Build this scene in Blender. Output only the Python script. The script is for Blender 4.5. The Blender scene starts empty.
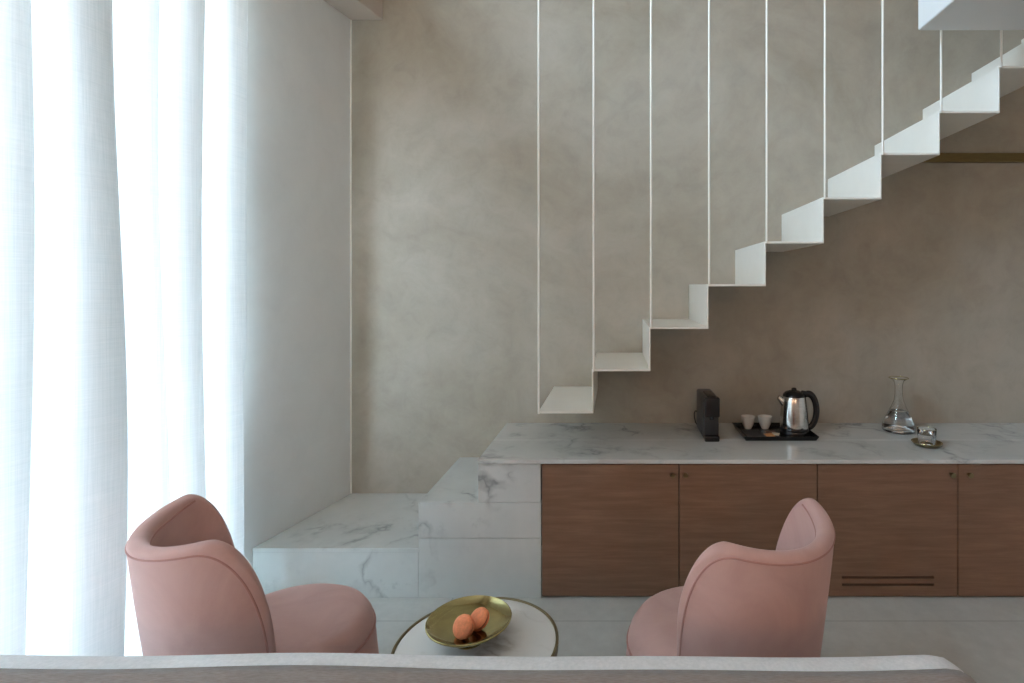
import bpy, bmesh, math, random
from mathutils import Vector, Matrix
random.seed(7)
PI = math.pi
sc = bpy.context.scene
COL = sc.collection

# ------------------------------------------------------------------ camera, sky, exposure
EYE = 1.435          # eye height, metres
F = 550.0            # focal length in pixels of a 1024 px wide frame
cam = bpy.data.objects.new('camera', bpy.data.cameras.new('camera'))
COL.objects.link(cam)
cam.location = (0, 0, EYE)
cam.rotation_euler = (PI / 2, 0, 0)
cam.data.sensor_width = 36.0
cam.data.lens = F / 1024 * 36.0
cam.data.shift_x = -(616 - 512) / 1024
cam.data.shift_y = -(341.5 - 286) / 1024
cam.data.clip_start = 0.02
sc.camera = cam
sc.view_settings.view_transform = 'Standard'
sc.view_settings.look = 'None'
sc.view_settings.gamma = 1.0
sc.view_settings.use_curve_mapping = False
sc.view_settings.exposure = 0.36
sc.cycles.use_denoising = True
sc.cycles.max_bounces = 12
sc.cycles.diffuse_bounces = 7
sc.cycles.transparent_max_bounces = 16
sc.cycles.sample_clamp_indirect = 6.0
sc.cycles.caustics_reflective = False
sc.cycles.caustics_refractive = False

SKY = 38.0
world = bpy.data.worlds.new('overcast_sky')
sc.world = world
world.use_nodes = True
wn, wl = world.node_tree.nodes, world.node_tree.links
wn.clear()
w_out = wn.new('ShaderNodeOutputWorld')
w_bg = wn.new('ShaderNodeBackground')
w_tc = wn.new('ShaderNodeTexCoord')
w_sep = wn.new('ShaderNodeSeparateXYZ')
w_rmp = wn.new('ShaderNodeValToRGB')
w_rmp.color_ramp.elements[0].position = 0.50
w_rmp.color_ramp.elements[0].color = (0.20, 0.205, 0.20, 1)
w_rmp.color_ramp.elements[1].position = 0.63
w_rmp.color_ramp.elements[1].color = (0.72, 0.97, 1.20, 1)
w_map = wn.new('ShaderNodeMath'); w_map.operation = 'MULTIPLY_ADD'
w_map.inputs[1].default_value = 0.5; w_map.inputs[2].default_value = 0.5
wl.new(w_tc.outputs['Generated'], w_sep.inputs[0])
wl.new(w_sep.outputs['Z'], w_map.inputs[0])
wl.new(w_map.outputs[0], w_rmp.inputs[0])
wl.new(w_rmp.outputs[0], w_bg.inputs[0])
# sky shaped brighter to the left and behind, for back wall and curtain folds
w_dot = wn.new('ShaderNodeVectorMath'); w_dot.operation = 'DOT_PRODUCT'
w_dot.inputs[1].default_value = (-0.72, -0.69, 0.0)
w_az = wn.new('ShaderNodeMapRange')
w_az.inputs['From Min'].default_value = 0.1; w_az.inputs['From Max'].default_value = 1.0
w_az.inputs['To Min'].default_value = 0.35 * SKY; w_az.inputs['To Max'].default_value = 1.4 * SKY
wl.new(w_tc.outputs['Generated'], w_dot.inputs[0])
wl.new(w_dot.outputs['Value'], w_az.inputs['Value'])
wl.new(w_az.outputs[0], w_bg.inputs[1])
wl.new(w_bg.outputs[0], w_out.inputs[0])

# the left wall runs 11 degrees off the view axis: x = WX(y)
WS = 0.194
def WX(y): return -1.544 - WS * (3.2 - y)
WANG = math.atan(WS)
def WP(y, off=0.0, z=0.0):           # point on the left wall line, pushed 'off' metres into the room
    return Vector((WX(y) + off * math.cos(WANG), y - off * math.sin(WANG), z))
WIN_Y0, WIN_Y1, WIN_TOP = -0.5, 2.37, 2.95
HI_Y0, HI_Y1, HI_Z0, HI_Z1 = -1.0, 1.5, 3.42, 4.00      # unseen high window over the soffit, added for more daylight
# daylight portals filling the two window openings
nrm = Vector((math.cos(WANG), -math.sin(WANG), 0))
def portal(y0, y1, z0, z1):
    pl = bpy.data.lights.new('daylight_portal', 'AREA')
    pl.shape = 'RECTANGLE'
    pl.size = (y1 - y0) / math.cos(WANG)
    pl.size_y = z1 - z0
    pl.cycles.is_portal = True
    po = bpy.data.objects.new('daylight_portal', pl)
    COL.objects.link(po)
    po.location = WP((y0 + y1) / 2, -0.12, (z0 + z1) / 2)
    po.rotation_euler = (-nrm).to_track_quat('Z', 'Y').to_euler()
portal(WIN_Y0, WIN_Y1, 0, WIN_TOP)
portal(HI_Y0, HI_Y1, HI_Z0, HI_Z1)

# ------------------------------------------------------------------ mesh helpers
def new_bm(): return bmesh.new()

def finish(name, bm, mat, parent=None, smooth=True, loc=(0, 0, 0), angle=40):
    bmesh.ops.recalc_face_normals(bm, faces=bm.faces[:])
    me = bpy.data.meshes.new(name)
    bm.to_mesh(me); bm.free()
    if smooth:
        for p in me.polygons: p.use_smooth = True
        try: me.set_sharp_from_angle(angle=math.radians(angle))
        except Exception: pass
    o = bpy.data.objects.new(name, me)
    COL.objects.link(o)
    if mat: me.materials.append(mat)
    o.location = loc
    if parent: o.parent = parent
    return o

def tag(o, label=None, cat=None, group=None, kind=None):
    if label: o['label'] = label
    if cat: o['category'] = cat
    if group: o['group'] = group
    if kind: o['kind'] = kind
    return o

def thing(name, label, cat, loc=(0, 0, 0), rz=0, group=None):
    o = bpy.data.objects.new(name, None)
    COL.objects.link(o)
    o.empty_display_size = 0.1
    o.location = loc; o.rotation_euler = (0, 0, rz)
    return tag(o, label, cat, group)

def dup(root, loc, rz, label, group=None):
    r = root.copy(); COL.objects.link(r)
    r.location = loc; r.rotation_euler = (0, 0, rz)
    r['label'] = label
    if group: r['group'] = group
    for ch in list(root.children):
        c = ch.copy(); COL.objects.link(c); c.parent = r
        for g in list(ch.children):
            d = g.copy(); COL.objects.link(d); d.parent = c
    return r

def box(bm, x0, x1, y0, y1, z0, z1, bev=0.0, seg=2):
    t = bmesh.new()
    bmesh.ops.create_cube(t, size=1)
    for v in t.verts:
        v.co = Vector((x0 + (v.co.x + .5) * (x1 - x0), y0 + (v.co.y + .5) * (y1 - y0), z0 + (v.co.z + .5) * (z1 - z0)))
    if bev > 0:
        bmesh.ops.bevel(t, geom=t.edges[:], offset=bev, segments=seg, affect='EDGES', profile=0.5)
    merge(bm, t)

def merge(bm, t):
    me = bpy.data.meshes.new('tmp'); t.to_mesh(me); t.free()
    bm.from_mesh(me); bpy.data.meshes.remove(me)

def prism(bm, pts, z0, z1, bev=0.0, seg=2):
    t = bmesh.new()
    lo = [t.verts.new((p[0], p[1], z0)) for p in pts]
    hi = [t.verts.new((p[0], p[1], z1)) for p in pts]
    t.faces.new(lo[::-1]); t.faces.new(hi)
    n = len(pts)
    for i in range(n):
        t.faces.new((lo[i], lo[(i + 1) % n], hi[(i + 1) % n], hi[i]))
    if bev > 0:
        bmesh.ops.recalc_face_normals(t, faces=t.faces[:])
        bmesh.ops.bevel(t, geom=t.edges[:], offset=bev, segments=seg, affect='EDGES', profile=0.5)
    merge(bm, t)

def lathe(bm, prof, c=(0, 0, 0), seg=48, close=False):
    rings = []
    for r, z in prof:
        if r < 1e-5:
            rings.append([bm.verts.new((c[0], c[1], c[2] + z))])
        else:
            rings.append([bm.verts.new((c[0] + r * math.cos(2 * PI * k / seg), c[1] + r * math.sin(2 * PI * k / seg), c[2] + z)) for k in range(seg)])
    pairs = list(zip(rings, rings[1:]))
    if close: pairs.append((rings[-1], rings[0]))
    for a, b in pairs:
        for k in range(seg):
            k2 = (k + 1) % seg
            if len(a) == 1 and len(b) == 1: continue
            if len(a) == 1: bm.faces.new((a[0], b[k], b[k2]))
            elif len(b) == 1: bm.faces.new((a[k], a[k2], b[0]))
            else: bm.faces.new((a[k], a[k2], b[k2], b[k]))

def tube(bm, pts, r, seg=10, closed=False, flat=1.0):
    pts = [Vector(p) for p in pts]
    n = len(pts)
    rings = []
    prev = None
    for i, p in enumerate(pts):
        if closed: d = pts[(i + 1) % n] - pts[i - 1]
        else: d = pts[min(i + 1, n - 1)] - pts[max(i - 1, 0)]
        d.normalize()
        if prev is None:
            ref = Vector((0, 0, 1)) if abs(d.z) < 0.9 else Vector((1, 0, 0))
            u = d.cross(ref).normalized()
        else:
            u = prev - d * prev.dot(d)
            u.normalize()
        prev = u
        w = d.cross(u)
        rr = r[i] if isinstance(r, (list, tuple)) else r
        rings.append([bm.verts.new(p + u * rr * math.cos(2 * PI * k / seg) + w * rr * flat * math.sin(2 * PI * k / seg)) for k in range(seg)])
    rng = range(n if closed else n - 1)
    for i in rng:
        a, b = rings[i], rings[(i + 1) % n]
        for k in range(seg):
            bm.faces.new((a[k], a[(k + 1) % seg], b[(k + 1) % seg], b[k]))
    if not closed:
        bm.faces.new(rings[0][::-1]); bm.faces.new(rings[-1])

def cyl(bm, c, r, z0, z1, seg=32, bev=0.0):
    if bev > 0:
        lathe(bm, [(0, z0), (r - bev, z0), (r - bev * .3, z0 + bev * .3), (r, z0 + bev), (r, z1 - bev), (r - bev * .3, z1 - bev * .3), (r - bev, z1), (0, z1)], c, seg)
    else:
        lathe(bm, [(0, z0), (r, z0), (r, z1), (0, z1)], c, seg)

# ------------------------------------------------------------------ materials
class NT:
    def __init__(s, name):
        s.m = bpy.data.materials.new(name); s.m.use_nodes = True
        s.n, s.l = s.m.node_tree.nodes, s.m.node_tree.links
        s.b = s.n['Principled BSDF']; s.out = s.n['Material Output']
        s.tc = s.n.new('ShaderNodeTexCoord')
    def mapping(s, scale=(1, 1, 1), src='Object', loc=(0, 0, 0), rot=(0, 0, 0)):
        m = s.n.new('ShaderNodeMapping')
        m.inputs['Scale'].default_value = scale
        m.inputs['Location'].default_value = loc
        m.inputs['Rotation'].default_value = rot
        s.l.new(s.tc.outputs[src], m.inputs[0]); return m.outputs[0]
    def noise(s, vec, scale=5, detail=4, rough=.55, dist=0.0):
        t = s.n.new('ShaderNodeTexNoise')
        t.inputs['Scale'].default_value = scale; t.inputs['Detail'].default_value = detail
        t.inputs['Roughness'].default_value = rough; t.inputs['Distortion'].default_value = dist
        s.l.new(vec, t.inputs['Vector']); return t.outputs['Fac']
    def ramp(s, fac, stops):
        r = s.n.new('ShaderNodeValToRGB')
        e = r.color_ramp.elements
        while len(e) < len(stops): e.new(0.5)
        for el, (p, c) in zip(e, stops):
            el.position = p
            el.color = (c, c, c, 1) if isinstance(c, (int, float)) else (*c, 1)
        s.l.new(fac, r.inputs[0]); return r.outputs[0]
    def mix(s, fac, a, b, mode='MIX'):
        x = s.n.new('ShaderNodeMix'); x.data_type = 'RGBA'; x.blend_type = mode
        if isinstance(fac, (int, float)): x.inputs[0].default_value = fac
        else: s.l.new(fac, x.inputs[0])
        for sock, v in ((x.inputs[6], a), (x.inputs[7], b)):
            if isinstance(v, tuple): sock.default_value = (*v, 1)
            else: s.l.new(v, sock)
        return x.outputs[2]
    def math(s, op, a, b=0.0):
        x = s.n.new('ShaderNodeMath'); x.operation = op
        for sock, v in ((x.inputs[0], a), (x.inputs[1], b)):
            if isinstance(v, (int, float)): sock.default_value = v
            else: s.l.new(v, sock)
        return x.outputs[0]
    def bump(s, h, strength=.2, dist=.01):
        b = s.n.new('ShaderNodeBump')
        b.inputs['Strength'].default_value = strength; b.inputs['Distance'].default_value = dist
        s.l.new(h, b.inputs['Height']); s.l.new(b.outputs[0], s.b.inputs['Normal'])
    def set(s, **k):
        for a, v in k.items():
            i = s.b.inputs[a.replace('_', ' ')]
            if isinstance(v, tuple): i.default_value = (*v, 1)
            elif isinstance(v, (int, float)): i.default_value = v
            else: s.l.new(v, i)
        return s

def mat_simple(name, col, rough=.5, metal=0.0, var=.06, scale=30, bump=0.0, spec=.5):
    t = NT(name)
    f = t.noise(t.mapping(), scale, 3)
    lo = tuple(max(0, c * (1 - var)) for c in col); hi = tuple(min(1, c * (1 + var)) for c in col)
    t.set(Base_Color=t.ramp(f, [(.3, lo), (.7, hi)]), Roughness=rough, Metallic=metal, Specular_IOR_Level=spec)
    if bump: t.bump(f, bump, .004)
    return t.m

def mat_plaster(name, dark, mid, light, scale=1.1, contrast=1.0):
    t = NT(name)
    v = t.mapping()
    big = t.noise(v, scale, 7, .62, .9)
    fine = t.noise(v, scale * 7, 8, .7, .6)
    grain = t.noise(v, 160, 3, .6)
    c = t.ramp(big, [(.30, dark), (.5, mid), (.70, light)])
    c2 = t.ramp(fine, [(.30, .82), (.5, 1.0), (.72, 1.12)])
    c = t.mix(.55 * contrast, c, c2, 'MULTIPLY')
    t.set(Base_Color=c, Roughness=.72, Specular_IOR_Level=.3)
    h = t.math('ADD', fine, t.math('MULTIPLY', grain, .3))
    t.bump(h, .12, .006)
    return t.m

def mat_marble(name, base, cloud, vein, rough=.16, vs=2.2, amt=.8, rot=(.3, .2, .9)):
    t = NT(name)
    v = t.mapping(rot=rot)
    warp = t.noise(v, 1.6, 5, .6)
    mx = t.n.new('ShaderNodeVectorMath'); mx.operation = 'ADD'
    sc_ = t.n.new('ShaderNodeVectorMath'); sc_.operation = 'SCALE'; sc_.inputs['Scale'].default_value = .9
    tn = t.n.new('ShaderNodeTexNoise'); tn.inputs['Scale'].default_value = 1.9; tn.inputs['Detail'].default_value = 5
    t.l.new(v, tn.inputs['Vector']); t.l.new(tn.outputs['Color'], sc_.inputs[0])
    t.l.new(v, mx.inputs[0]); t.l.new(sc_.outputs[0], mx.inputs[1])
    ridge = t.noise(mx.outputs[0], vs, 4, .5)
    ab = t.math('ABSOLUTE', t.math('SUBTRACT', ridge, .5))
    line = t.ramp(ab, [(0.0, 1.0), (.012, .55), (.05, 0.0)])
    patch = t.ramp(t.noise(v, 2.7, 4, .6), [(.46, 0.0), (.64, 1.0)])
    k = t.math('MULTIPLY', t.math('MULTIPLY', line, patch), amt)
    speck = t.math('MULTIPLY', t.ramp(t.noise(v, 9, 6, .7), [(.54, 0.0), (.70, 1.0)]), .60 * amt)
    k = t.math('MAXIMUM', k, t.math('MULTIPLY', speck, patch))
    c = t.ramp(warp, [(.35, base), (.68, cloud)])
    t.set(Base_Color=t.mix(k, c, vein), Roughness=rough, Specular_IOR_Level=.5)
    return t.m

def mat_wood(name, a, b, c, rough=.45):
    t = NT(name)
    v = t.mapping(scale=(1.0, 1.0, 14.0))
    g = t.noise(v, 3.2, 8, .65, .5)
    v2 = t.mapping(scale=(4.0, 4.0, 150.0))
    fine = t.noise(v2, 3.0, 4, .6)
    blotch = t.noise(t.mapping(), 2.2, 3)
    col = t.ramp(g, [(.32, a), (.52, b), (.72, c)])
    col = t.mix(.35, col, t.ramp(fine, [(.3, .80), (.7, 1.15)]), 'MULTIPLY')
    col = t.mix(.35, col, t.ramp(blotch, [(.3, .75), (.7, 1.2)]), 'MULTIPLY')
    t.set(Base_Color=col, Roughness=rough, Specular_IOR_Level=.35)
    t.bump(fine, .08, .002)
    return t.m

def mat_velvet(name, dark, light):
    t = NT(name)
    v = t.mapping()
    n1 = t.noise(v, 5, 5, .6, .8)
    n2 = t.noise(v, 300, 2, .5)
    t.set(Base_Color=t.ramp(n1, [(.3, dark), (.7, light)]), Roughness=.85, Specular_IOR_Level=.15,
          Sheen_Weight=.42, Sheen_Roughness=.35, Sheen_Tint=(1.0, .80, .78))
    t.bump(t.math('ADD', t.math('MULTIPLY', n2, .4), n1), .10, .004)
    return t.m

def mat_fabric(name, dark, light, scale=220, rough=.9, stretch=(1, 1, 1), bump=.25):
    t = NT(name)
    v = t.mapping(scale=stretch)
    n1 = t.noise(v, scale, 3, .6)
    n2 = t.noise(t.mapping(), 6, 4, .6)
    col = t.ramp(n1, [(.3, dark), (.7, light)])
    col = t.mix(.3, col, t.ramp(n2, [(.3, .82), (.7, 1.1)]), 'MULTIPLY')
    t.set(Base_Color=col, Roughness=rough, Specular_IOR_Level=.15, Sheen_Weight=.15)
    t.bump(n1, bump, .003)
    return t.m

def mat_metal(name, col, rough, var=.08):
    t = NT(name)
    n = t.noise(t.mapping(scale=(1, 1, 6)), 18, 3)
    t.set(Base_Color=t.ramp(n, [(.3, tuple(c * (1 - var) for c in col)), (.7, tuple(min(1, c * (1 + var)) for c in col))]),
          Metallic=1.0, Roughness=rough)
    return t.m

def mat_glass(name, tint=(1, 1, 1), ior=1.45):
    t = NT(name)
    n = t.noise(t.mapping(), 3, 1)
    t.set(Base_Color=t.ramp(n, [(0, tint), (1, tint)]), Roughness=0.0, Transmission_Weight=1.0, IOR=ior)
    return t.m

def mat_curtain(name):
    t = NT(name)
    n, l = t.n, t.l
    warp = t.noise(t.mapping(scale=(260, 260, 2.0)), 1.0, 4, .7)
    weft = t.noise(t.mapping(scale=(8, 8, 420)), 1.0, 3, .6)
    th = t.math('ADD', t.math('MULTIPLY', warp, .6), t.math('MULTIPLY', weft, .4))
    col = t.ramp(th, [(.35, (.80, .83, .83)), (.65, (.93, .94, .94))])
    d = n.new('ShaderNodeBsdfDiffuse'); l.new(col, d.inputs[0])
    tr = n.new('ShaderNodeBsdfTranslucent'); l.new(col, tr.inputs[0])
    tp = n.new('ShaderNodeBsdfTransparent')
    m1 = n.new('ShaderNodeMixShader'); m1.inputs[0].default_value = .095
    l.new(d.outputs[0], m1.inputs[1]); l.new(tr.outputs[0], m1.inputs[2])
    m2 = n.new('ShaderNodeMixShader')
    l.new(t.ramp(th, [(.3, .012), (.7, .0)]), m2.inputs[0])
    l.new(m1.outputs[0], m2.inputs[1]); l.new(tp.outputs[0], m2.inputs[2])
    l.new(m2.outputs[0], t.out.inputs[0])
    n.remove(t.b)
    return t.m

M = {}
M['wall'] = mat_plaster('taupe_microcement', (.335, .299, .235), (.400, .364, .300), (.462, .428, .364))
M['white_wall'] = mat_plaster('pale_plaster', (.77, .785, .775), (.80, .815, .805), (.83, .845, .835), .7, .35)
M['warm_wall'] = mat_plaster('warm_plaster', (.66, .61, .55), (.70, .65, .59), (.74, .69, .63), .7, .35)
M['beam'] = mat_plaster('beige_soffit', (.50, .43, .37), (.53, .46, .40), (.56, .49, .43), .7, .3)
M['ceiling'] = mat_simple('ceiling_paint', (.80, .79, .77), .8, var=.02, scale=3)
M['marble'] = mat_marble('white_marble', (.67, .68, .655), (.54, .555, .54), (.22, .23, .235))
M['table_marble'] = mat_marble('tabletop_marble', (.86, .86, .84), (.74, .74, .72), (.30, .25, .20), .12, 4.2, 1.0)
M['wood'] = mat_wood('brown_oak', (.190, .103, .062), (.226, .126, .078), (.266, .153, .097))
M['wood_dark'] = mat_wood('dark_oak_edge', (.03, .018, .012), (.04, .024, .016), (.05, .03, .02))
M['white_steel'] = mat_simple('white_painted_steel', (.84, .81, .74), .35, var=.02, scale=8)
M['slab'] = mat_simple('white_painted_slab', (.70, .70, .69), .7, var=.02, scale=3)
M['brass'] = mat_metal('dark_brass', (.25, .20, .11), .28)
M['bright_brass'] = mat_metal('polished_brass', (.46, .39, .18), .12)
M['brass_strip'] = mat_metal('aged_brass', (.22, .16, .07), .4)
M['velvet'] = mat_velvet('pink_velvet', (.53, .330, .295), (.64, .410, .37))
M['piping'] = mat_velvet('pink_velvet_piping', (.42, .22, .19), (.48, .26, .23))
M['curtain'] = mat_curtain('sheer_white_linen')
M['white_cotton'] = mat_fabric('white_cotton', (.80, .81, .82), (.92, .92, .93), 120)
M['taupe_cotton'] = mat_fabric('taupe_throw', (.27, .23, .21), (.38, .335, .315), 60, stretch=(1, 7, 7))
M['black'] = mat_simple('black_plastic', (.008, .008, .009), .25, var=.2, scale=12)
M['black_matte'] = mat_simple('matte_black', (.022, .022, .023), .55, var=.2, scale=40)
M['grey_plastic'] = mat_simple('dark_grey_plastic', (.028, .028, .030), .4, var=.15, scale=20)
M['steel'] = mat_metal('brushed_steel', (.62, .60, .57), .18)
M['ceramic'] = mat_simple('white_ceramic', (.74, .71, .65), .25, var=.03, scale=10)
M['glass'] = mat_glass('clear_glass')
M['water'] = mat_glass('water', (.97, .99, 1.0), 1.33)
M['macaron'] = mat_simple('orange_macaron', (.80, .27, .12), .75, var=.14, scale=160, bump=.3)
M['macaron_fill'] = mat_simple('macaron_filling', (.36, .10, .05), .6, var=.2, scale=90)
M['paper'] = mat_simple('cream_paper', (.62, .54, .42), .8, var=.05)
M['paper_orange'] = mat_simple('amber_paper', (.55, .26, .10), .7, var=.08)
M['paper_brown'] = mat_simple('brown_paper', (.17, .09, .06), .7, var=.1)

def mat_floor():
    t = NT('grey_stone_floor')
    v = t.mapping()
    c = t.ramp(t.noise(v, 1.3, 7, .65, .5), [(.3, (.53, .535, .51)), (.7, (.63, .635, .605))])
    c = t.mix(.5, c, t.ramp(t.noise(v, 14, 6, .7), [(.3, .82), (.7, 1.1)]), 'MULTIPLY')
    sep = t.n.new('ShaderNodeSeparateXYZ'); t.l.new(t.tc.outputs['Object'], sep.inputs[0])
    def seam(sock, off, step):
        a = t.math('ADD', sock, off)
        m = t.math('PINGPONG', a, step / 2)
        return t.ramp(m, [(.0, 1.0), (.0022, 1.0), (.0036, 0.0)])
    k = t.math('MAXIMUM', seam(sep.outputs['Y'], -2.356 + 9, 0.90), seam(sep.outputs['X'], 9.75, 3.0))
    t.set(Base_Color=t.mix(t.math('MULTIPLY', k, .5), c, (.12, .12, .11)), Roughness=.42, Specular_IOR_Level=.4)
    return t.m
M['floor'] = mat_floor()

# ------------------------------------------------------------------ the room shell
XR, YR, YB, ZC = 3.7, -2.6, 3.2, 4.7
bm = new_bm(); box(bm, -3.2, XR + .2, YR - .2, YB + .2, -0.1, 0.0)
tag(finish('floor', bm, M['floor'], smooth=False), kind='structure')
bm = new_bm(); box(bm, -3.2, XR + .2, YR - .2, YB + .2, ZC, ZC + .1)
tag(finish('ceiling', bm, M['ceiling'], smooth=False), kind='structure')
bm = new_bm(); box(bm, WX(YB) - .35, XR + .2, YB, YB + .2, 0, ZC)
tag(finish('wall_back', bm, M['wall'], smooth=False), kind='structure')
bm = new_bm(); box(bm, XR, XR + .2, YR, YB, 0, ZC)
tag(finish('wall_right', bm, M['warm_wall'], smooth=False), kind='structure')
bm = new_bm(); box(bm, -3.0, XR, YR - .2, YR, 0, ZC)
tag(finish('wall_rear', bm, M['warm_wall'], smooth=False), kind='structure')
bm = new_bm()
def wall_piece(y0, y1, z0, z1, th=.25):
    a, b = WP(y0), WP(y1); c, d = WP(y1, -th), WP(y0, -th)
    prism(bm, [a, b, c, d], z0, z1)
wall_piece(WIN_Y1, YB, 0, HI_Z0)
wall_piece(YR, WIN_Y0, 0, HI_Z0)
wall_piece(WIN_Y0, WIN_Y1, WIN_TOP, HI_Z0)
wall_piece(YR, HI_Y0, HI_Z0, ZC)
wall_piece(HI_Y1, YB, HI_Z0, ZC)
wall_piece(HI_Y0, HI_Y1, HI_Z1, ZC)
tag(finish('wall_left', bm, M['white_wall'], smooth=False), kind='structure')
# window frame behind the curtain, panes left out so daylight passes
bm = new_bm()
def win_bar(y0, y1, z0, z1, o0=-.16, o1=-.10):
    prism(bm, [WP(y0, o1), WP(y1, o1), WP(y1, o0), WP(y0, o0)], z0, z1)
win_bar(WIN_Y0, WIN_Y0 + .06, 0, WIN_TOP); win_bar(WIN_Y1 - .06, WIN_Y1, 0, WIN_TOP)
win_bar(WIN_Y0, WIN_Y1, WIN_TOP - .06, WIN_TOP); win_bar(WIN_Y0, WIN_Y1, 0, .06)
win_bar(.85, .91, .06, WIN_TOP - .06)
tag(finish('window_1', bm, M['white_steel'], smooth=False), kind='structure')
bm = new_bm()  # frame of the added high window, out of view, brightens the room
win_bar(HI_Y0, HI_Y0 + .05, HI_Z0, HI_Z1); win_bar(HI_Y1 - .05, HI_Y1, HI_Z0, HI_Z1)
win_bar(HI_Y0 + .05, HI_Y1 - .05, HI_Z0, HI_Z0 + .05); win_bar(HI_Y0 + .05, HI_Y1 - .05, HI_Z1 - .05, HI_Z1)
win_bar(.22, .27, HI_Z0 + .05, HI_Z1 - .05)
tag(finish('window_added', bm, M['white_steel'], smooth=False), kind='structure')
# pale soffit beam running along the top of the left wall
bm = new_bm()
prism(bm, [WP(YB - .002, .002), (-1.355, YB - .002), (-1.355 - WS * 3.2, 0 + .0), WP(0, .002)], 2.98, 3.32, .004, 1)
tag(finish('trim_1', bm, M['beam'], smooth=False), kind='structure')
# thin white corner bead where the left wall meets the back wall
bm = new_bm()
box(bm, WX(YB) + .0, WX(YB) + .008, YB - .008, YB - .001, .56 * .4, 3.6)
tag(finish('trim_2', bm, M['white_steel'], smooth=False), kind='structure')
# mezzanine slab, upper right
bm = new_bm(); box(bm, 1.372, XR, YR, 2.50, 2.596, 2.86, .004, 1)
tag(finish('ceiling_mezzanine', bm, M['slab'], smooth=False), kind='structure')

# ------------------------------------------------------------------ marble steps, bench and worktop
YF = 2.53                                   # front plane of bench and cabinets
S = .0046                                   # metres per pixel on that plane
def XF(px): return (px - 616) * S
Z1, Z2, Z3 = EYE - 262 * S, EYE - 216.5 * S, EYE - 173 * S     # heights of the two steps and of the worktop
xa, xb, xc, xd = XF(252), XF(418.5), XF(478), XF(541.5)
steps = thing('marble_steps', 'two white marble steps built into the corner beside the wooden cabinets', 'steps', ((xa + xd) / 2, (YF + YB) / 2, 0))
def sub(o):                                  # keep world-space geometry under a thing's Empty
    o.matrix_parent_inverse = Matrix.Translation(-Vector(steps.location)); return o
def under(o, root):
    o.parent = root; o.matrix_parent_inverse = Matrix.Translation(-Vector(root.location)); return o
bm = new_bm()
prism(bm, [(WX(YF) + .002, YF + .016), (xb, YF + .016), (xb, YB - .002), (WX(YB) + .004, YB - .002)], 0, Z1 - .02)
under(finish('lower_core', bm, M['marble'], smooth=False), steps)
bm = new_bm()
prism(bm, [(WX(YF) + .002, YF - .002), (xb + .004, YF - .002), (xb + .004, YB - .002), (WX(YB) + .004, YB - .002)], Z1 - .02, Z1, .0015, 1)
under(finish('lower_tread', bm, M['marble'], smooth=False), steps)
bm = new_bm()
prism(bm, [(WX(YF) + .002, YF), (xb - .0008, YF), (xb - .0008, YF + .015), (WX(YF) + .006, YF + .015)], 0, Z1 - .0205, .0008, 1)
under(finish('front_panel', bm, M['marble'], smooth=False), steps)
bm = new_bm(); box(bm, xb, xd - .002, YF, YF + .015, 0, EYE - 252.5 * S, .0008, 1)
under(finish('front_panel', bm, M['marble'], smooth=False), steps)
bm = new_bm(); box(bm, xb, xd - .002, YF, YF + .015, EYE - 252 * S, Z2 - .0005, .0008, 1)
under(finish('front_panel', bm, M['marble'], smooth=False), steps)
bm = new_bm(); box(bm, xb, xd - .002, YF + .0155, YB - .002, Z1 + .0005, Z2 - .02)
under(finish('upper_core', bm, M['marble'], smooth=False), steps)
bm = new_bm(); box(bm, xb, xc, YF + .0155, YB - .002, Z2 - .0195, Z2, .0015, 1)
under(finish('upper_tread', bm, M['marble'], smooth=False), steps)

XE = 2.62                                   # right end of the run of cabinets
top = thing('marble_worktop', 'long white marble worktop over the brown wooden cabinets', 'worktop', ((xc + XE) / 2, (YF + YB) / 2, Z3))
TH = .019
def slab(x0, x1, y0, y1):
    bm = new_bm(); box(bm, x0, x1, y0, y1, Z3 - TH, Z3, .0018, 1)
    return under(finish('slab', bm, M['marble'], smooth=False), top)
slab(xc, XE, YF - .012, 2.842)
slab(xc, XE, 2.844, YB - .002)
bm = new_bm(); box(bm, xc, xd - .004, YF, YB - .004, Z2 + .0005, Z3 - TH - .0005, .001, 1)
under(finish('end_panel', bm, M['marble'], smooth=False), top)

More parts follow.
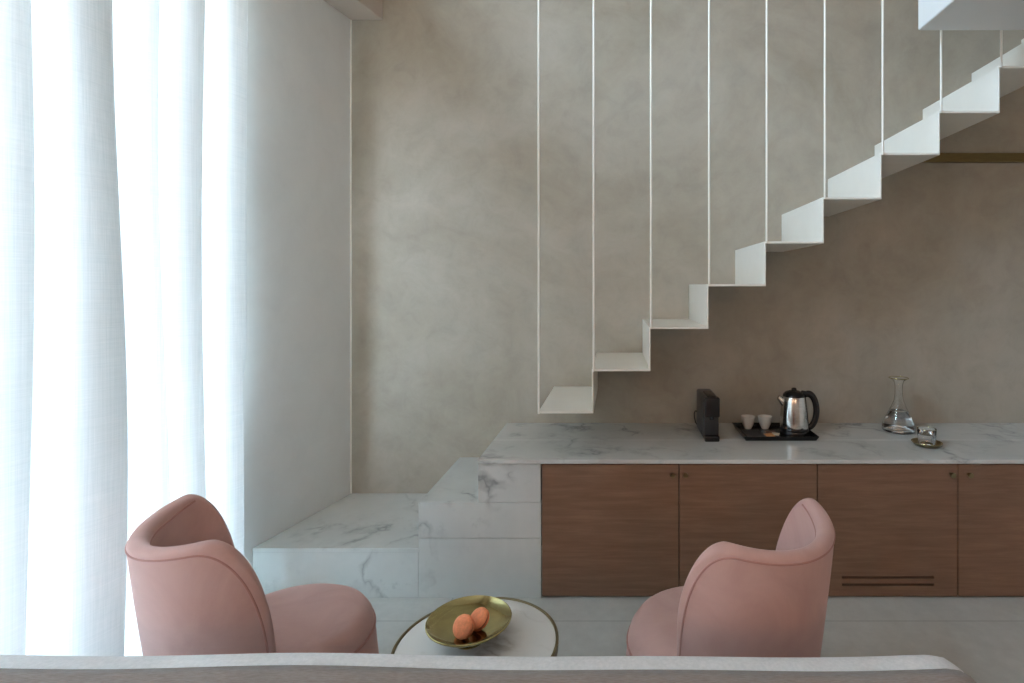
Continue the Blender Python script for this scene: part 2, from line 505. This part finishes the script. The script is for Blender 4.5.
# ------------------------------------------------------------------ wooden cabinets (two doors each)
DZ0, DZ1 = .008, Z3 - TH - .006
def knob(parent, x):
    bm = new_bm()
    t = bmesh.new(); lathe(t, [(0, 0), (.007, 0), (.0055, .006), (.0055, .012), (.0115, .015), (.0125, .019), (.0115, .023), (0, .0235)], seg=24)
    bmesh.ops.rotate(t, verts=t.verts[:], cent=(0, 0, 0), matrix=Matrix.Rotation(PI / 2, 3, 'X'))
    bmesh.ops.translate(t, verts=t.verts[:], vec=(x, YF - .002, EYE - 188 * S))
    merge(bm, t)
    k = finish('knob', bm, M['brass'])
    k.parent = parent
    return k
def cabinet(px0, pxm, px1, label, vents=False, knobs=(0, 0)):
    x0, xm, x1 = XF(px0), XF(pxm), XF(px1)
    root = thing('wooden_cabinet', label, 'cabinet', ((x0 + x1) / 2, (YF + YB) / 2, 0), group='low wooden cabinets under the worktop')
    b = new_bm()
    for (a0, a1) in ((x0 + .001, x0 + .019), (xm - .009, xm + .009), (x1 - .019, x1 - .001)):
        box(b, a0, a1, YF + .021, YB - .03, 0, DZ1)
    box(b, x0 + .019, x1 - .019, YF + .021, YB - .03, .006, .024)
    box(b, x0 + .019, x1 - .019, YF + .021, YB - .03, DZ1 - .018, DZ1)
    box(b, x0 + .019, x1 - .019, YB - .045, YB - .031, .024, DZ1 - .018)
    under(finish('body', b, M['wood_dark'], smooth=False), root)
    for i, (a, c) in enumerate(((x0, xm), (xm, x1))):
        b = new_bm()
        a += .0025; c -= .0025
        if vents and i == 0:
            vx0, vx1 = XF(842), XF(934)
            s1, s2 = EYE - (577.5 - 286) * S, EYE - (584.8 - 286) * S
            hh = .0055
            zs = [DZ0, s2 - hh, s2 + hh, s1 - hh, s1 + hh, DZ1]
            for k in range(0, 5):
                if k in (1, 3):
                    box(b, a, vx0, YF, YF + .02, zs[k], zs[k + 1]); box(b, vx1, c, YF, YF + .02, zs[k], zs[k + 1])
                else:
                    box(b, a, c, YF, YF + .02, zs[k], zs[k + 1])
            bmesh.ops.remove_doubles(b, verts=b.verts[:], dist=1e-5)
        else:
            box(b, a, c, YF, YF + .02, DZ0, DZ1, .001, 1)
        d = under(finish('door', b, M['wood'], smooth=False), root)
        knob(d, XF(knobs[i]))
    return root
cabinet(541.5, 679, 817.5, 'brown oak cabinet nearest the marble steps, two plain doors', knobs=(672.5, 685))
cabinet(817.5, 958, 1098, 'brown oak cabinet with two vent slots low in its left door', True, knobs=(950.5, 968))
bm = new_bm(); box(bm, XF(1098) + .002, XE, YF + .002, YB - .02, 0, DZ1)
b_end = finish('cabinet_end_panel', bm, M['wood'], smooth=False)
tag(b_end, 'brown oak end panel closing the row of cabinets at the right wall', 'panel')

# ------------------------------------------------------------------ folded white staircase with hanging rods
YS = 2.564
K = YS / F
def SX(px): return (px - 616) * K
def SZ(py): return EYE + (286 - py) * K
ex = [538.5, 593.3, 650.5, 708.5, 766, 824, 881.7, 940, 1000, 1061, 1123]
ey = [413.5, 371.3, 329, 286.3, 243.5, 199.3, 155, 113, 68, 23, -19]
stair = thing('folded_staircase', 'white folded steel staircase rising to the right with thin hanging rods', 'staircase', (SX(538.5), YS, SZ(413.5)))
T = .010
for i in range(10):
    bm = new_bm()
    box(bm, SX(ex[i]), SX(ex[i + 1]), YS, YB - .001, SZ(ey[i]) , SZ(ey[i]) + T, .0012, 1)
    under(finish('tread', bm, M['white_steel'], smooth=False), stair)
    bm = new_bm()
    box(bm, SX(ex[i + 1]) - T * .7, SX(ex[i + 1]), YS, YB - .001, SZ(ey[i]) + T, SZ(ey[i + 1]) + T * .98, .0012, 1)
    under(finish('riser', bm, M['white_steel'], smooth=False), stair)
for i in range(9):
    bm = new_bm()
    x = SX(ex[i]) + .002
    tube(bm, [(x, YS - .0055, SZ(ey[i])), (x, YS - .0055, ZC)], .0049, 12)
    under(finish('rod', bm, M['white_steel']), stair)

# dark brass strip along the back wall under the upper flight
bm = new_bm()
box(bm, 1.62, XR - .002, YB - .028, YB - .001, EYE + (286 - 163) * YB / F, EYE + (286 - 154) * YB / F, .002, 1)
tag(finish('brass_strip', bm, M['brass_strip'], smooth=False), 'long dark brass strip fixed to the wall under the upper steps', 'strip')

# ------------------------------------------------------------------ sheer curtain
def curtain():
    root = thing('sheer_curtain', 'floor length sheer white curtain hanging before the window at left', 'curtain', WP(1.2, .1, 0))
    bm = new_bm()
    # plan of the cloth: single runs broken by pleats where it doubles back over itself
    y0, y1 = -.62, 2.428
    rnd = random.Random(11)
    bands = [(2.275, 2.385), (2.10, 2.19), (1.985, 2.03), (1.725, 1.885), (1.555, 1.638)]
    y = 1.44
    while y > y0 + .15:
        w_ = rnd.uniform(.06, .14); bands.append((y - w_, y)); y -= w_ + rnd.uniform(.07, .16)
    ctrl = [(y1 - .012, .060), (y1, .074), (y1 - .02, .092)]
    prev = y1 - .03
    for (ya, yb) in bands:
        n = max(2, int((prev - yb) / .045))
        for k in range(1, n):
            t = k / n
            ctrl.append((prev + (yb - prev) * t, .095 + rnd.uniform(-.016, .016)))
        w_ = yb - ya
        ctrl += [(yb - .25 * w_, .070), (ya + .2 * w_, .066), (ya, .078), (ya + .15 * w_, .092), (yb - .3 * w_, .104),
                 (yb, .118), (yb - .12 * w_, .137), (ya + .45 * w_, .140), (ya - .015, .122)]
        prev = ya - .015
    ctrl.append((y0, .09))
    # Catmull-Rom through the control points
    pts = []
    for k in range(len(ctrl) - 1):
        p0, p1, p2, p3 = ctrl[max(k - 1, 0)], ctrl[k], ctrl[k + 1], ctrl[min(k + 2, len(ctrl) - 1)]
        for q in range(7):
            t = q / 7
            pts.append(tuple(.5 * (2 * b + (c - a) * t + (2 * a - 5 * b + 4 * c - d) * t * t + (3 * b - a - 3 * c + d) * t ** 3)
                             for a, b, c, d in zip(p0, p1, p2, p3)))
    pts.append(ctrl[-1])
    bm = new_bm()
    nz = 26
    H = 2.93
    rows = []
    for j in range(nz + 1):
        z = .012 + (H - .012) * j / nz
        t = z / H
        row = []
        for i, (yy, oo) in enumerate(pts):
            end = min(1.0, max(0.0, (y1 - yy) / .08))
            mid = .088
            o = mid + (oo - mid) * (1.12 - .3 * t) + end * (.010 * math.sin(yy * 3.1 + 2.2 * z) + .005 * math.sin(yy * 13 + z * 2.3))
            kz = min(1.0, max(0.0, (z - .45) / .8)); kz = kz * kz * (3 - 2 * kz)
            o *= .14 + .86 * max(kz, end)          # near the floor the free edge rests against the wall
            y_ = yy + end * .012 * math.sin(yy * 7 + z * 1.5) - .014 * t * (1 - end)
            row.append(bm.verts.new(WP(y_, o, z)))
        rows.append(row)
    for j in range(nz):
        for i in range(len(pts) - 1):
            bm.faces.new((rows[j][i], rows[j][i + 1], rows[j + 1][i + 1], rows[j + 1][i]))
    under(finish('panel', bm, M['curtain'], angle=180), root)
    bm = new_bm()
    prism(bm, [WP(WIN_Y0, .13), WP(y1 + .02, .13), WP(y1 + .02, .09), WP(WIN_Y0, .09)], H, WIN_TOP + .03)
    under(finish('track', bm, M['white_steel'], smooth=False), root)
    return root
curtain()

# ------------------------------------------------------------------ pink velvet tub chairs
def make_chair(label, loc, rz):
    root = thing('tub_chair', label, 'chair', loc, rz, 'pink velvet tub chairs')
    H, Z0, R, TK = .762, .11, .258, .050
    PHI = math.radians(94)
    D, V = .15, .40
    def drop(d):
        if d >= D: return 0.0
        q = max(0.0, 1 - d / D)
        return V * (1 - (1 - q ** 2.3) ** (1 / 2.3))
    def hgt(phi):
        d = (PHI - abs(phi)) * R
        return H - drop(d) - dip(phi)
    def dip(phi): return .030 * max(0.0, math.cos(1.35 * phi))
    def rad(z):
        return R * (1 - .26 * max(0, 1 - z / H) ** 1.3)
    def pos(phi, off, z):
        r = rad(z) + off
        a = PI - phi * (1 + .16 * (.5 - z / H))
        lean = -.03 * max(0, math.cos(phi)) * (z / H - .5)
        return Vector((r * math.cos(a) + lean, r * math.sin(a), z))
    bm = new_bm()
    N = 120
    ring = []
    phis = [PHI * math.sin(PI / 2 * max(-1, min(1, (2 * i / N - 1) * 1.0))) * 1.0 for i in range(N + 1)]
    NS, NR = 12, 12
    for phi in phis:
        d = (PHI - abs(phi)) * R
        c = min(1.0, d / (TK / 2))
        th = TK / 2 * max(.03, math.sqrt(max(0, 1 - (1 - c) ** 2)))
        h = hgt(phi)
        sec = []
        for k in range(NS + 1):
            sec.append((th, Z0 + (h - TK / 2 - Z0) * k / NS))
        for k in range(1, NR):
            a = PI * k / NR
            sec.append((th * math.cos(a), h - TK / 2 + TK / 2 * math.sin(a)))
        for k in range(NS + 1):
            sec.append((-th, h - TK / 2 + (Z0 - (h - TK / 2)) * k / NS))
        ring.append([bm.verts.new(pos(phi, o, z)) for o, z in sec])
    m = len(ring[0])
    for a, b in zip(ring, ring[1:]):
        for k in range(m):
            bm.faces.new((a[k], a[(k + 1) % m], b[(k + 1) % m], b[k]))
    bm.faces.new(ring[0]); bm.faces.new(ring[-1][::-1])
    finish('shell', bm, M['velvet'], root, angle=75)
    # seams: piping set in from the rim, outside and inside
    for side, ins in ((1, .024), (-1, .020)):
        bm = new_bm()
        P2 = PHI - ins / R
        pts = []
        zlo = Z0 + .02 if side > 0 else .36
        zend = H - V - ins * .3
        if side < 0: P2 = math.radians(66)
        for k in range(9 if side > 0 else 0): pts.append(pos(-P2, side * (TK / 2 - .0005), zlo + (zend - zlo) * k / 9))
        for k in range(101):
            phi = P2 * math.sin(PI / 2 * (2 * k / 100 - 1))
            d = (P2 - abs(phi)) * R
            z = H - dip(phi) - (drop(d) if side > 0 else 0) - ins * (1 - .5 * max(0, 1 - d / .1)) - (0 if side > 0 else .012)
            pts.append(pos(phi, side * (TK / 2 - .0005), z))
        for k in range(9 if side > 0 else 0): pts.append(pos(P2, side * (TK / 2 - .0005), zend + (zlo - zend) * (k + 1) / 9))
        tube(bm, pts, .0030, 8)
        finish('piping', bm, M['piping'], root)
    # round seat cushion that bulges out at the front
    def seat_r(th):
        c = math.cos(th)
        if c > 0: return .252 + .075 * c ** 1.2
        return .252 - .022 * min(1, -c * 4)
    def seat_ring(bm, ins, z):
        out = []
        for k in range(72):
            th = 2 * PI * k / 72
            r = max(.001, seat_r(th) - ins)
            out.append(bm.verts.new((.03 + r * math.cos(th), r * math.sin(th), z)))
        return out
    def seat_mesh(prof, name, mat):
        bm = new_bm()
        rs = [seat_ring(bm, i, z) for i, z in prof]
        for a, b in zip(rs, rs[1:]):
            for k in range(72):
                bm.faces.new((a[k], a[(k + 1) % 72], b[(k + 1) % 72], b[k]))
        bm.faces.new(rs[0][::-1]); bm.faces.new(rs[-1])
        return finish(name, bm, mat, root, angle=60)
    seat_mesh([(-.016, .11), (-.012, .18), (-.004, .26), (.0, .283), (.006, .287)], 'seat_frame', M['velvet'])
    seat_mesh([(.008, .2875), (.0, .295), (.006, .318), (.022, .342), (.050, .358), (.09, .367), (.16, .373), (.24, .375)], 'seat', M['velvet'])
    bm = new_bm()
    tube(bm, [(.03 + (seat_r(2 * PI * k / 72) + .001) * math.cos(2 * PI * k / 72), (seat_r(2 * PI * k / 72) + .001) * math.sin(2 * PI * k / 72), .290) for k in range(72)], .004, 8, True)
    finish('piping', bm, M['piping'], root)
    bm = new_bm()
    lathe(bm, [(0, 0), (.20, 0), (.205, .006), (.20, .012), (.17, .016), (.165, .109), (0, .109)], seg=48)
    finish('base', bm, M['brass'], root)
    return root
chair_a = make_chair('pink velvet tub chair by the white curtain, seat turned to the right', (-1.135, 1.715, 0), math.radians(44))
chair_b = dup(chair_a, (.362, 1.70, 0), math.radians(132), 'pink velvet tub chair before the wooden cabinets, seat turned to the left')

# ------------------------------------------------------------------ coffee table
TZ = .45
tb = thing('coffee_table', 'small round marble table with dark brass rim between the pink chairs', 'table', (-.384, 1.52, 0))
bm = new_bm(); cyl(bm, (0, 0, 0), .2165, TZ - .022, TZ - .003, 96, .001)
finish('marble_top', bm, M['table_marble'], tb)
bm = new_bm()
lathe(bm, [(.2168, TZ - .024), (.2235, TZ - .024), (.2245, TZ - .001), (.2235, TZ), (.2178, TZ), (.2168, TZ - .001)], seg=96, close=True)
finish('rim', bm, M['brass'], tb)
for k in range(3):
    a = 2 * PI * k / 3 + .5
    bm = new_bm()
    tube(bm, [(.205 * math.cos(a), .205 * math.sin(a), TZ - .024), (.19 * math.cos(a), .19 * math.sin(a), .2), (.185 * math.cos(a), .185 * math.sin(a), 0)], .007, 12)
    finish('leg', bm, M['brass'], tb)
bm = new_bm()
tube(bm, [(.19 * math.cos(2 * PI * k / 60), .19 * math.sin(2 * PI * k / 60), .1) for k in range(60)], .005, 8, True)
finish('stretcher', bm, M['brass'], tb)

PX, PY = -.410, 1.536
dish = thing('brass_dish', 'shallow polished brass dish on a short foot, standing on the small table', 'dish', (PX, PY, TZ - .003))
PH = .058
bm = new_bm()
lathe(bm, [(0, PH - .018), (.05, PH - .0175), (.085, PH - .012), (.108, PH - .003), (.1145, PH + .002), (.1165, PH + .001), (.1165, PH - .002), (.110, PH - .008), (.086, PH - .017), (.05, PH - .0215), (0, PH - .022)], seg=96)
finish('bowl', bm, M['bright_brass'], dish)
bm = new_bm()
lathe(bm, [(0, 0), (.042, 0), (.044, .003), (.040, .006), (.030, .014), (.026, .024), (.030, PH - .0218), (0, PH - .0218)], seg=64)
finish('foot', bm, M['bright_brass'], dish)

def macaron(label, loc, rot):
    root = thing('macaron', label, 'macaron', loc, 0, 'orange macarons in the brass dish')
    root.rotation_euler = rot; root.scale = (1.2, 1.2, .92)
    def disc(sgn):
        bm = new_bm()
        prof = [(0, .0158), (.010, .0154), (.017, .0140), (.0222, .0108), (.0240, .0078), (.0238, .0066), (.0247, .0056), (.0245, .0042), (.0225, .0038), (0, .0038)]
        lathe(bm, [(r, sgn * z) for r, z in prof], seg=40)
        return finish('shell', bm, M['macaron'], root)
    disc(1); disc(-1)
    bm = new_bm(); lathe(bm, [(0, -.0040), (.0212, -.0040), (.0224, 0), (.0212, .0040), (0, .0040)], seg=40)
    finish('filling', bm, M['macaron_fill'], root)
    return root
DZ = TZ - .003 + PH - .0178
macaron('front orange macaron leaning tilted against its twin in the dish', (-.412, 1.487, DZ + .0265), (math.radians(58), math.radians(0), math.radians(-22)))
macaron('orange macaron lying behind, right of the leaning one in the dish', (-.380, 1.528, DZ + .0225), (math.radians(30), math.radians(-30), 0))

# ------------------------------------------------------------------ things on the worktop
def WT(px, y): return (px - 616) * y / F
# capsule coffee machine
cm = thing('coffee_machine', 'slim black capsule coffee machine standing upright on the marble worktop', 'coffee machine', (WT(712.5, 2.80), 2.80, Z3))
w = .0405
bm = new_bm(); box(bm, -w, w, .035, .285, .004, .222, .012, 3)
finish('body', bm, M['grey_plastic'], cm)
bm = new_bm(); box(bm, -w + .002, w - .002, 0, .045, .125, .226, .008, 3)
finish('brewing_head', bm, M['black'], cm)
bm = new_bm(); box(bm, -w + .003, w - .003, .002, .05, .0, .03, .006, 3)
finish('drip_tray', bm, M['black'], cm)
bm = new_bm(); box(bm, -w + .004, w - .004, .030, .037, .028, .128, .002, 2)
finish('front_panel', bm, M['black_matte'], cm)
bm = new_bm(); cyl(bm, (0, .022, 0), .010, .110, .127, 20, .002)
finish('spout', bm, M['black'], cm)
bm = new_bm(); box(bm, -.022, .022, .02, .16, .2235, .231, .003, 2)
finish('lever', bm, M['black'], cm)
bm = new_bm()
tube(bm, [(-w + .004, .255, .10), (-w - .010, .262, .10), (-w - .014, .27, .085), (-w - .012, .278, .06), (-w - .004, .283, .03), (-w + .004, .283, .02)], .0035, 8)
finish('cord', bm, M['black_matte'], cm)

# black tray
tx0, tx1, ty0, ty1 = WT(744, 2.815), WT(819.5, 2.815), 2.815, 3.11
tray = thing('serving_tray', 'black rectangular tray holding the kettle and two cups', 'tray', ((tx0 + tx1) / 2, (ty0 + ty1) / 2, Z3))
hx, hy = (tx1 - tx0) / 2, (ty1 - ty0) / 2
bm = new_bm()
def rect_ring(ax, ay, z): return [bm.verts.new((sx * ax, sy * ay, z)) for sx, sy in ((-1, -1), (1, -1), (1, 1), (-1, 1))]
rr = [rect_ring(hx - .012, hy - .012, 0), rect_ring(hx, hy, .024), rect_ring(hx - .005, hy - .005, .024), rect_ring(hx - .015, hy - .015, .006)]
for a, b in zip(rr, rr[1:]):
    for k in range(4): bm.faces.new((a[k], a[(k + 1) % 4], b[(k + 1) % 4], b[k]))
bm.faces.new(rr[0][::-1]); bm.faces.new(rr[-1])
finish('tray_body', bm, M['black'], tray, angle=20)
bm = new_bm(); box(bm, -hx + .03, -hx + .125, -hy + .045, hy - .10, .0062, .011, .002, 1)
finish('mat', bm, M['black_matte'], tray)
TB = Z3 + .0062

# kettle
kx, ky = WT(794, 2.945), 2.945
ket = thing('electric_kettle', 'brushed steel electric kettle with black handle and lid on the tray', 'kettle', (kx, ky, TB))
ket.scale = (1, 1, 1.25)
bm = new_bm(); lathe(bm, [(0, 0), (.070, 0), (.074, .004), (.074, .014), (.070, .019), (0, .019)], seg=56)
finish('base', bm, M['black'], ket)
bm = new_bm(); lathe(bm, [(0, .0195), (.072, .0195), (.0745, .028), (.074, .050), (.0705, .090), (.065, .130), (.0605, .156), (.0585, .160), (0, .160)], seg=64)
finish('body', bm, M['steel'], ket)
bm = new_bm(); lathe(bm, [(.0742, .0196), (.0757, .021), (.0757, .028), (.0748, .0295)], seg=64)
finish('band', bm, M['black'], ket)
bm = new_bm(); lathe(bm, [(0, .1605), (.059, .1605), (.057, .168), (.045, .178), (.025, .184), (.014, .186), (.013, .193), (.009, .196), (0, .1965)], seg=48)
finish('lid', bm, M['black'], ket)
bm = new_bm()
sp = [(-.045, 0, .125, .022), (-.060, 0, .137, .019), (-.073, 0, .147, .014), (-.084, 0, .156, .010)]
tube(bm, [p[:3] for p in sp], [p[3] for p in sp], 16)
finish('spout', bm, M['steel'], ket)
bm = new_bm()
hp = []
for k in range(25):
    t = k / 24
    a = math.radians(112 - 205 * t)
    hp.append((.074 + .046 * math.cos(a), 0, .098 + .072 * math.sin(a)))
hp[0] = (.040, 0, .172)
tube(bm, hp, [.011 + .003 * math.sin(PI * k / 24) for k in range(25)], 12, flat=1.2)
finish('handle', bm, M['black'], ket)

# two white cups
def make_cup(label, px, y):
    r = thing('cup', label, 'cup', (WT(px, y), y, TB), 0, 'white cups on the black tray')
    bm = new_bm()
    lathe(bm, [(0, .0), (.018, .0), (.021, .005), (.030, .024), (.0365, .048), (.0390, .068), (.0375, .0685), (.0345, .048), (.028, .026), (.018, .010), (0, .009)], seg=40)
    finish('bowl', bm, M['ceramic'], r)
    bm = new_bm(); lathe(bm, [(.0140, .0), (.0175, .0), (.0180, .003), (.0140, .003)], seg=32, close=True)
    finish('foot_ring', bm, M['ceramic'], r)
    return r
cup = make_cup('left one of two white cups, beside the coffee machine', 748, 3.05)
c2 = dup(cup, (WT(765, 3.05), 3.05, TB), 0, 'right one of two white cups, beside the steel kettle')

# sachets on the tray
def sachet(name, label, px, y, z, rz, m, sx=.026, sy=.018, tilt=.25):
    bm = new_bm()
    n = 8
    g = [[bm.verts.new(((i / n - .5) * 2 * sx, (j / n - .5) * 2 * sy, .0035 * (1 - (2 * i / n - 1) ** 4) * (1 - (2 * j / n - 1) ** 4) + .001)) for j in range(n + 1)] for i in range(n + 1)]
    h = [[bm.verts.new((v.co.x, v.co.y, .001 - (v.co.z - .001) * .3 - .0004)) for v in r] for r in g]
    for i in range(n):
        for j in range(n):
            bm.faces.new((g[i][j], g[i + 1][j], g[i + 1][j + 1], g[i][j + 1]))
            bm.faces.new((h[i][j], h[i][j + 1], h[i + 1][j + 1], h[i + 1][j]))
    for i in range(n):
        for (r0, r1) in ((g[i][0], g[i + 1][0]), (g[i][n], g[i + 1][n])):
            a = h[i][0] if r0 is g[i][0] else h[i][n]; b = h[i + 1][0] if r0 is g[i][0] else h[i + 1][n]
            bm.faces.new((r0, r1, b, a))
        for (r0, r1) in ((g[0][i], g[0][i + 1]), (g[n][i], g[n][i + 1])):
            a = h[0][i] if r0 is g[0][i] else h[n][i]; b = h[0][i + 1] if r0 is g[0][i] else h[n][i + 1]
            bm.faces.new((r0, r1, b, a))
    o = finish(name, bm, m)
    o.location = (WT(px, y), y, z); o.rotation_euler = (tilt, 0, rz)
    return tag(o, label, 'sachet', 'sachets on the black tray')
sachet('sachet', 'amber paper sachet lying flat on the tray before the cups', 769.5, 2.89, TB + .006, .4, M['paper_orange'])
sachet('sachet', 'cream paper sachet lying on the tray left of the kettle', 775.5, 2.91, TB + .006, -.5, M['paper'], .02, .014)
sachet('sachet', 'dark brown sachet on the tray behind the amber one', 771, 2.94, TB + .006, .1, M['paper_brown'])
bm = new_bm(); box(bm, -.075, .075, -.012, .012, 0, .004, .001, 1)
o = finish('tea_packet', bm, M['paper'], loc=(WT(798, 2.85), 2.85, TB + .0003))
tag(o, 'long flat cream packet lying on the tray before the kettle', 'packet')

# glass carafe
gx, gy = WT(898.7, 3.02), 3.02
car = thing('glass_carafe', 'tall clear glass carafe with flared gold lip, half full of water', 'carafe', (gx, gy, Z3))
bm = new_bm()
lathe(bm, [(0, .0), (.074, .0), (.083, .006), (.085, .016), (.081, .040), (.062, .085), (.040, .130), (.024, .170), (.0195, .205), (.0195, .250), (.026, .275), (.043, .288), (.0485, .2905),
           (.0480, .292), (.042, .2900), (.0245, .2765), (.0178, .250), (.0178, .205), (.0222, .170), (.038, .130), (.060, .085), (.079, .040), (.0825, .017), (.081, .009), (.073, .004), (0, .004)], seg=56)
finish('bottle', bm, M['glass'], car)
bm = new_bm()
lathe(bm, [(0, .0042), (.0728, .0042), (.0806, .0092), (.0822, .017), (.0787, .040), (.0597, .085), (.0455, .112), (0, .112)], seg=56)
finish('water', bm, M['water'], car)
bm = new_bm()
tube(bm, [(.0486 * math.cos(2 * PI * k / 48), .0486 * math.sin(2 * PI * k / 48), .2915) for k in range(48)], .0022, 8, True)
finish('lip', bm, M['bright_brass'], car)

# coaster dish and tumbler
dx, dy = WT(926.7, 2.735), 2.735
cd = thing('coaster_dish', 'small dark brass dish under the water glass on the worktop', 'dish', (dx, dy, Z3))
bm = new_bm()
lathe(bm, [(0, 0), (.048, 0), (.060, .008), (.0685, .021), (.0675, .0222), (.058, .0105), (.047, .004), (0, .004)], seg=56)
finish('dish_body', bm, M['brass'], cd)
bm = new_bm()
tube(bm, [(.068 * math.cos(2 * PI * k / 48), .068 * math.sin(2 * PI * k / 48), .0215) for k in range(48)], .0014, 8, True)
finish('rim', bm, M['bright_brass'], cd)
tm = thing('water_tumbler', 'short clear glass tumbler of water standing in the brass dish', 'glass', (dx, dy, Z3 + .0042))
bm = new_bm()
lathe(bm, [(0, 0), (.033, 0), (.037, .004), (.041, .045), (.043, .082), (.0424, .0835), (.0415, .082), (.0392, .045), (.0352, .010), (.032, .008), (0, .008)], seg=48)
finish('tumbler', bm, M['glass'], tm)
bm = new_bm()
lathe(bm, [(0, .0082), (.0316, .0082), (.035, .0103), (.0389, .045), (.0396, .056), (0, .056)], seg=48)
finish('water', bm, M['water'], tm)
bm = new_bm()
tube(bm, [(.0426 * math.cos(2 * PI * k / 48), .0426 * math.sin(2 * PI * k / 48), .083) for k in range(48)], .0010, 8, True)
finish('gold_rim', bm, M['bright_brass'], tm)

# ------------------------------------------------------------------ warm fill lamps added unseen on the rear wall, behind the camera
def mat_globe():
    t = NT('fill_lamp_globe')
    f = t.noise(t.mapping(), 2, 1)
    t.set(Base_Color=(.8, .7, .55), Emission_Color=t.ramp(f, [(0, (1, .56, .34)), (1, (1, .58, .36))]), Emission_Strength=FILL_LAMP)
    return t.m
FILL_LAMP = 94.0
M['globe'] = mat_globe()
def fill_lamp(label, x):
    r = thing('wall_fill_lamp', label, 'lamp', (x, YR, 2.05), 0, 'added fill lamps on the rear wall')
    bm = new_bm(); box(bm, -.05, .05, .001, .018, -.09, .09, .004, 2); finish('backplate', bm, M['brass'], r)
    bm = new_bm(); tube(bm, [(0, .018, -.03), (0, .08, -.035), (0, .12, -.02), (0, .12, .01)], .007, 10); finish('arm', bm, M['brass'], r)
    bm = new_bm(); lathe(bm, [(0, .01)] + [(.08 * math.sin(PI * k / 16), .09 - .08 * math.cos(PI * k / 16)) for k in range(1, 16)] + [(0, .17)], (0, .12, 0), 32)
    finish('globe', bm, M['globe'], r)
fill_lamp('added globe fill lamp on the rear wall at the window end', -1.9)
fill_lamp('added globe fill lamp on the rear wall behind the bed head', .6)

# ------------------------------------------------------------------ bed foot in the foreground
bed = thing('bed', 'foot end of a bed with white duvet and taupe throw', 'bed', (-.31, .2, 0))
BX0, BX1, BY0, BY1 = -1.38, .742, -1.7, 1.215
def bedpart(name, bm, mat, smooth=True, angle=60): return under(finish(name, bm, mat, smooth=smooth, angle=angle), bed)
bm = new_bm(); box(bm, BX0 + .05, BX1 - .05, BY0, BY1 - .06, .06, .30, .01, 2); bedpart('bed_base', bm, M['taupe_cotton'])
for sx in (BX0 + .12, BX1 - .12):
    for sy in (BY0 + .1, BY1 - .15):
        bm = new_bm(); cyl(bm, (sx, sy, 0), .025, 0, .06, 20, .003); bedpart('leg', bm, M['black_matte'])
bm = new_bm(); box(bm, BX0 + .04, BX1 - .04, BY0, BY1 - .05, .301, .575, .05, 4); bedpart('mattress', bm, M['white_cotton'])
def cover(name, mat, x0, x1, y0, y1, ztop, zlow, rr, wav, seed, th=.02, foot=True):
    # a cloth laid over the mattress: flat top, rounded foot edge and sides that hang down
    bm = new_bm()
    rnd = random.Random(seed)
    ph = [rnd.uniform(0, 6.28) for _ in range(6)]
    def hz(x, y):
        return wav * (.6 * math.sin(x * 4.1 + ph[0]) + .5 * math.sin(x * 8.3 + ph[1] + y * 2) + .4 * math.sin(y * 5 + ph[2] + x * 2.2))
    nx, ny = 90, 60
    prof = lambda t: t
    def edge(dist):                    # distance outward along the cloth -> (horizontal, drop)
        if dist <= 0: return dist, 0.0
        q = rr * PI / 2
        if dist < q:
            a = dist / rr
            return rr * math.sin(a), rr * (1 - math.cos(a))
        return rr, rr + (dist - q)
    hang = max(0.02, (ztop - zlow) - rr + rr * PI / 2)
    us = []
    n_e, n_f = 14, 60
    W = (x1 - rr) - (x0 + rr)
    for k in range(n_e): us.append((x0 + rr, -(hang) * (1 - k / n_e)))
    for k in range(n_f + 1): us.append((x0 + rr + W * k / n_f, 0))
    for k in range(1, n_e + 1): us.append((x1 - rr, hang * k / n_e))
    vs = []
    yf = y1 - rr if foot else y1
    for k in range(41): vs.append((y0 + (yf - y0) * k / 40, 0))
    if foot:
        for k in range(1, n_e + 1): vs.append((yf, hang * k / n_e))
    rows = []
    for (yv, dv) in vs:
        row = []
        hy_, dzy = edge(dv)
        for (xv, du) in us:
            hx_, dzx = edge(abs(du)); hx_ *= 1 if du >= 0 else -1
            # round the corner so both drops blend
            if dv > 0 and du != 0:
                dist = math.hypot(dv, abs(du)); dist = min(dist, hang)
                h_, dz = edge(dist); ang = math.atan2(dv, abs(du))
                px_ = xv + (1 if du > 0 else -1) * h_ * math.cos(ang); py_ = yv + h_ * math.sin(ang)
            else:
                px_, py_, dz = xv + hx_, yv + hy_, max(dzx, dzy)
            z = ztop - dz + hz(px_, py_) * max(.2, 1 - dz / .15)
            row.append(bm.verts.new((px_, py_, z)))
        rows.append(row)
    for a, b in zip(rows, rows[1:]):
        for k in range(len(us) - 1):
            bm.faces.new((a[k], a[k + 1], b[k + 1], b[k]))
    o = bedpart(name, bm, mat, angle=180)
    m = o.modifiers.new('thickness', 'SOLIDIFY'); m.thickness = th; m.offset = -1
    return o
cover('duvet', M['white_cotton'], BX0, BX1, -1.7, BY1, .656, .30, .075, .0055, 5, .03)
cover('throw', M['taupe_cotton'], BX0 - .004, BX1 + .004, .25, 1.112, .662, .34, .078, .0055, 5, .005, False)
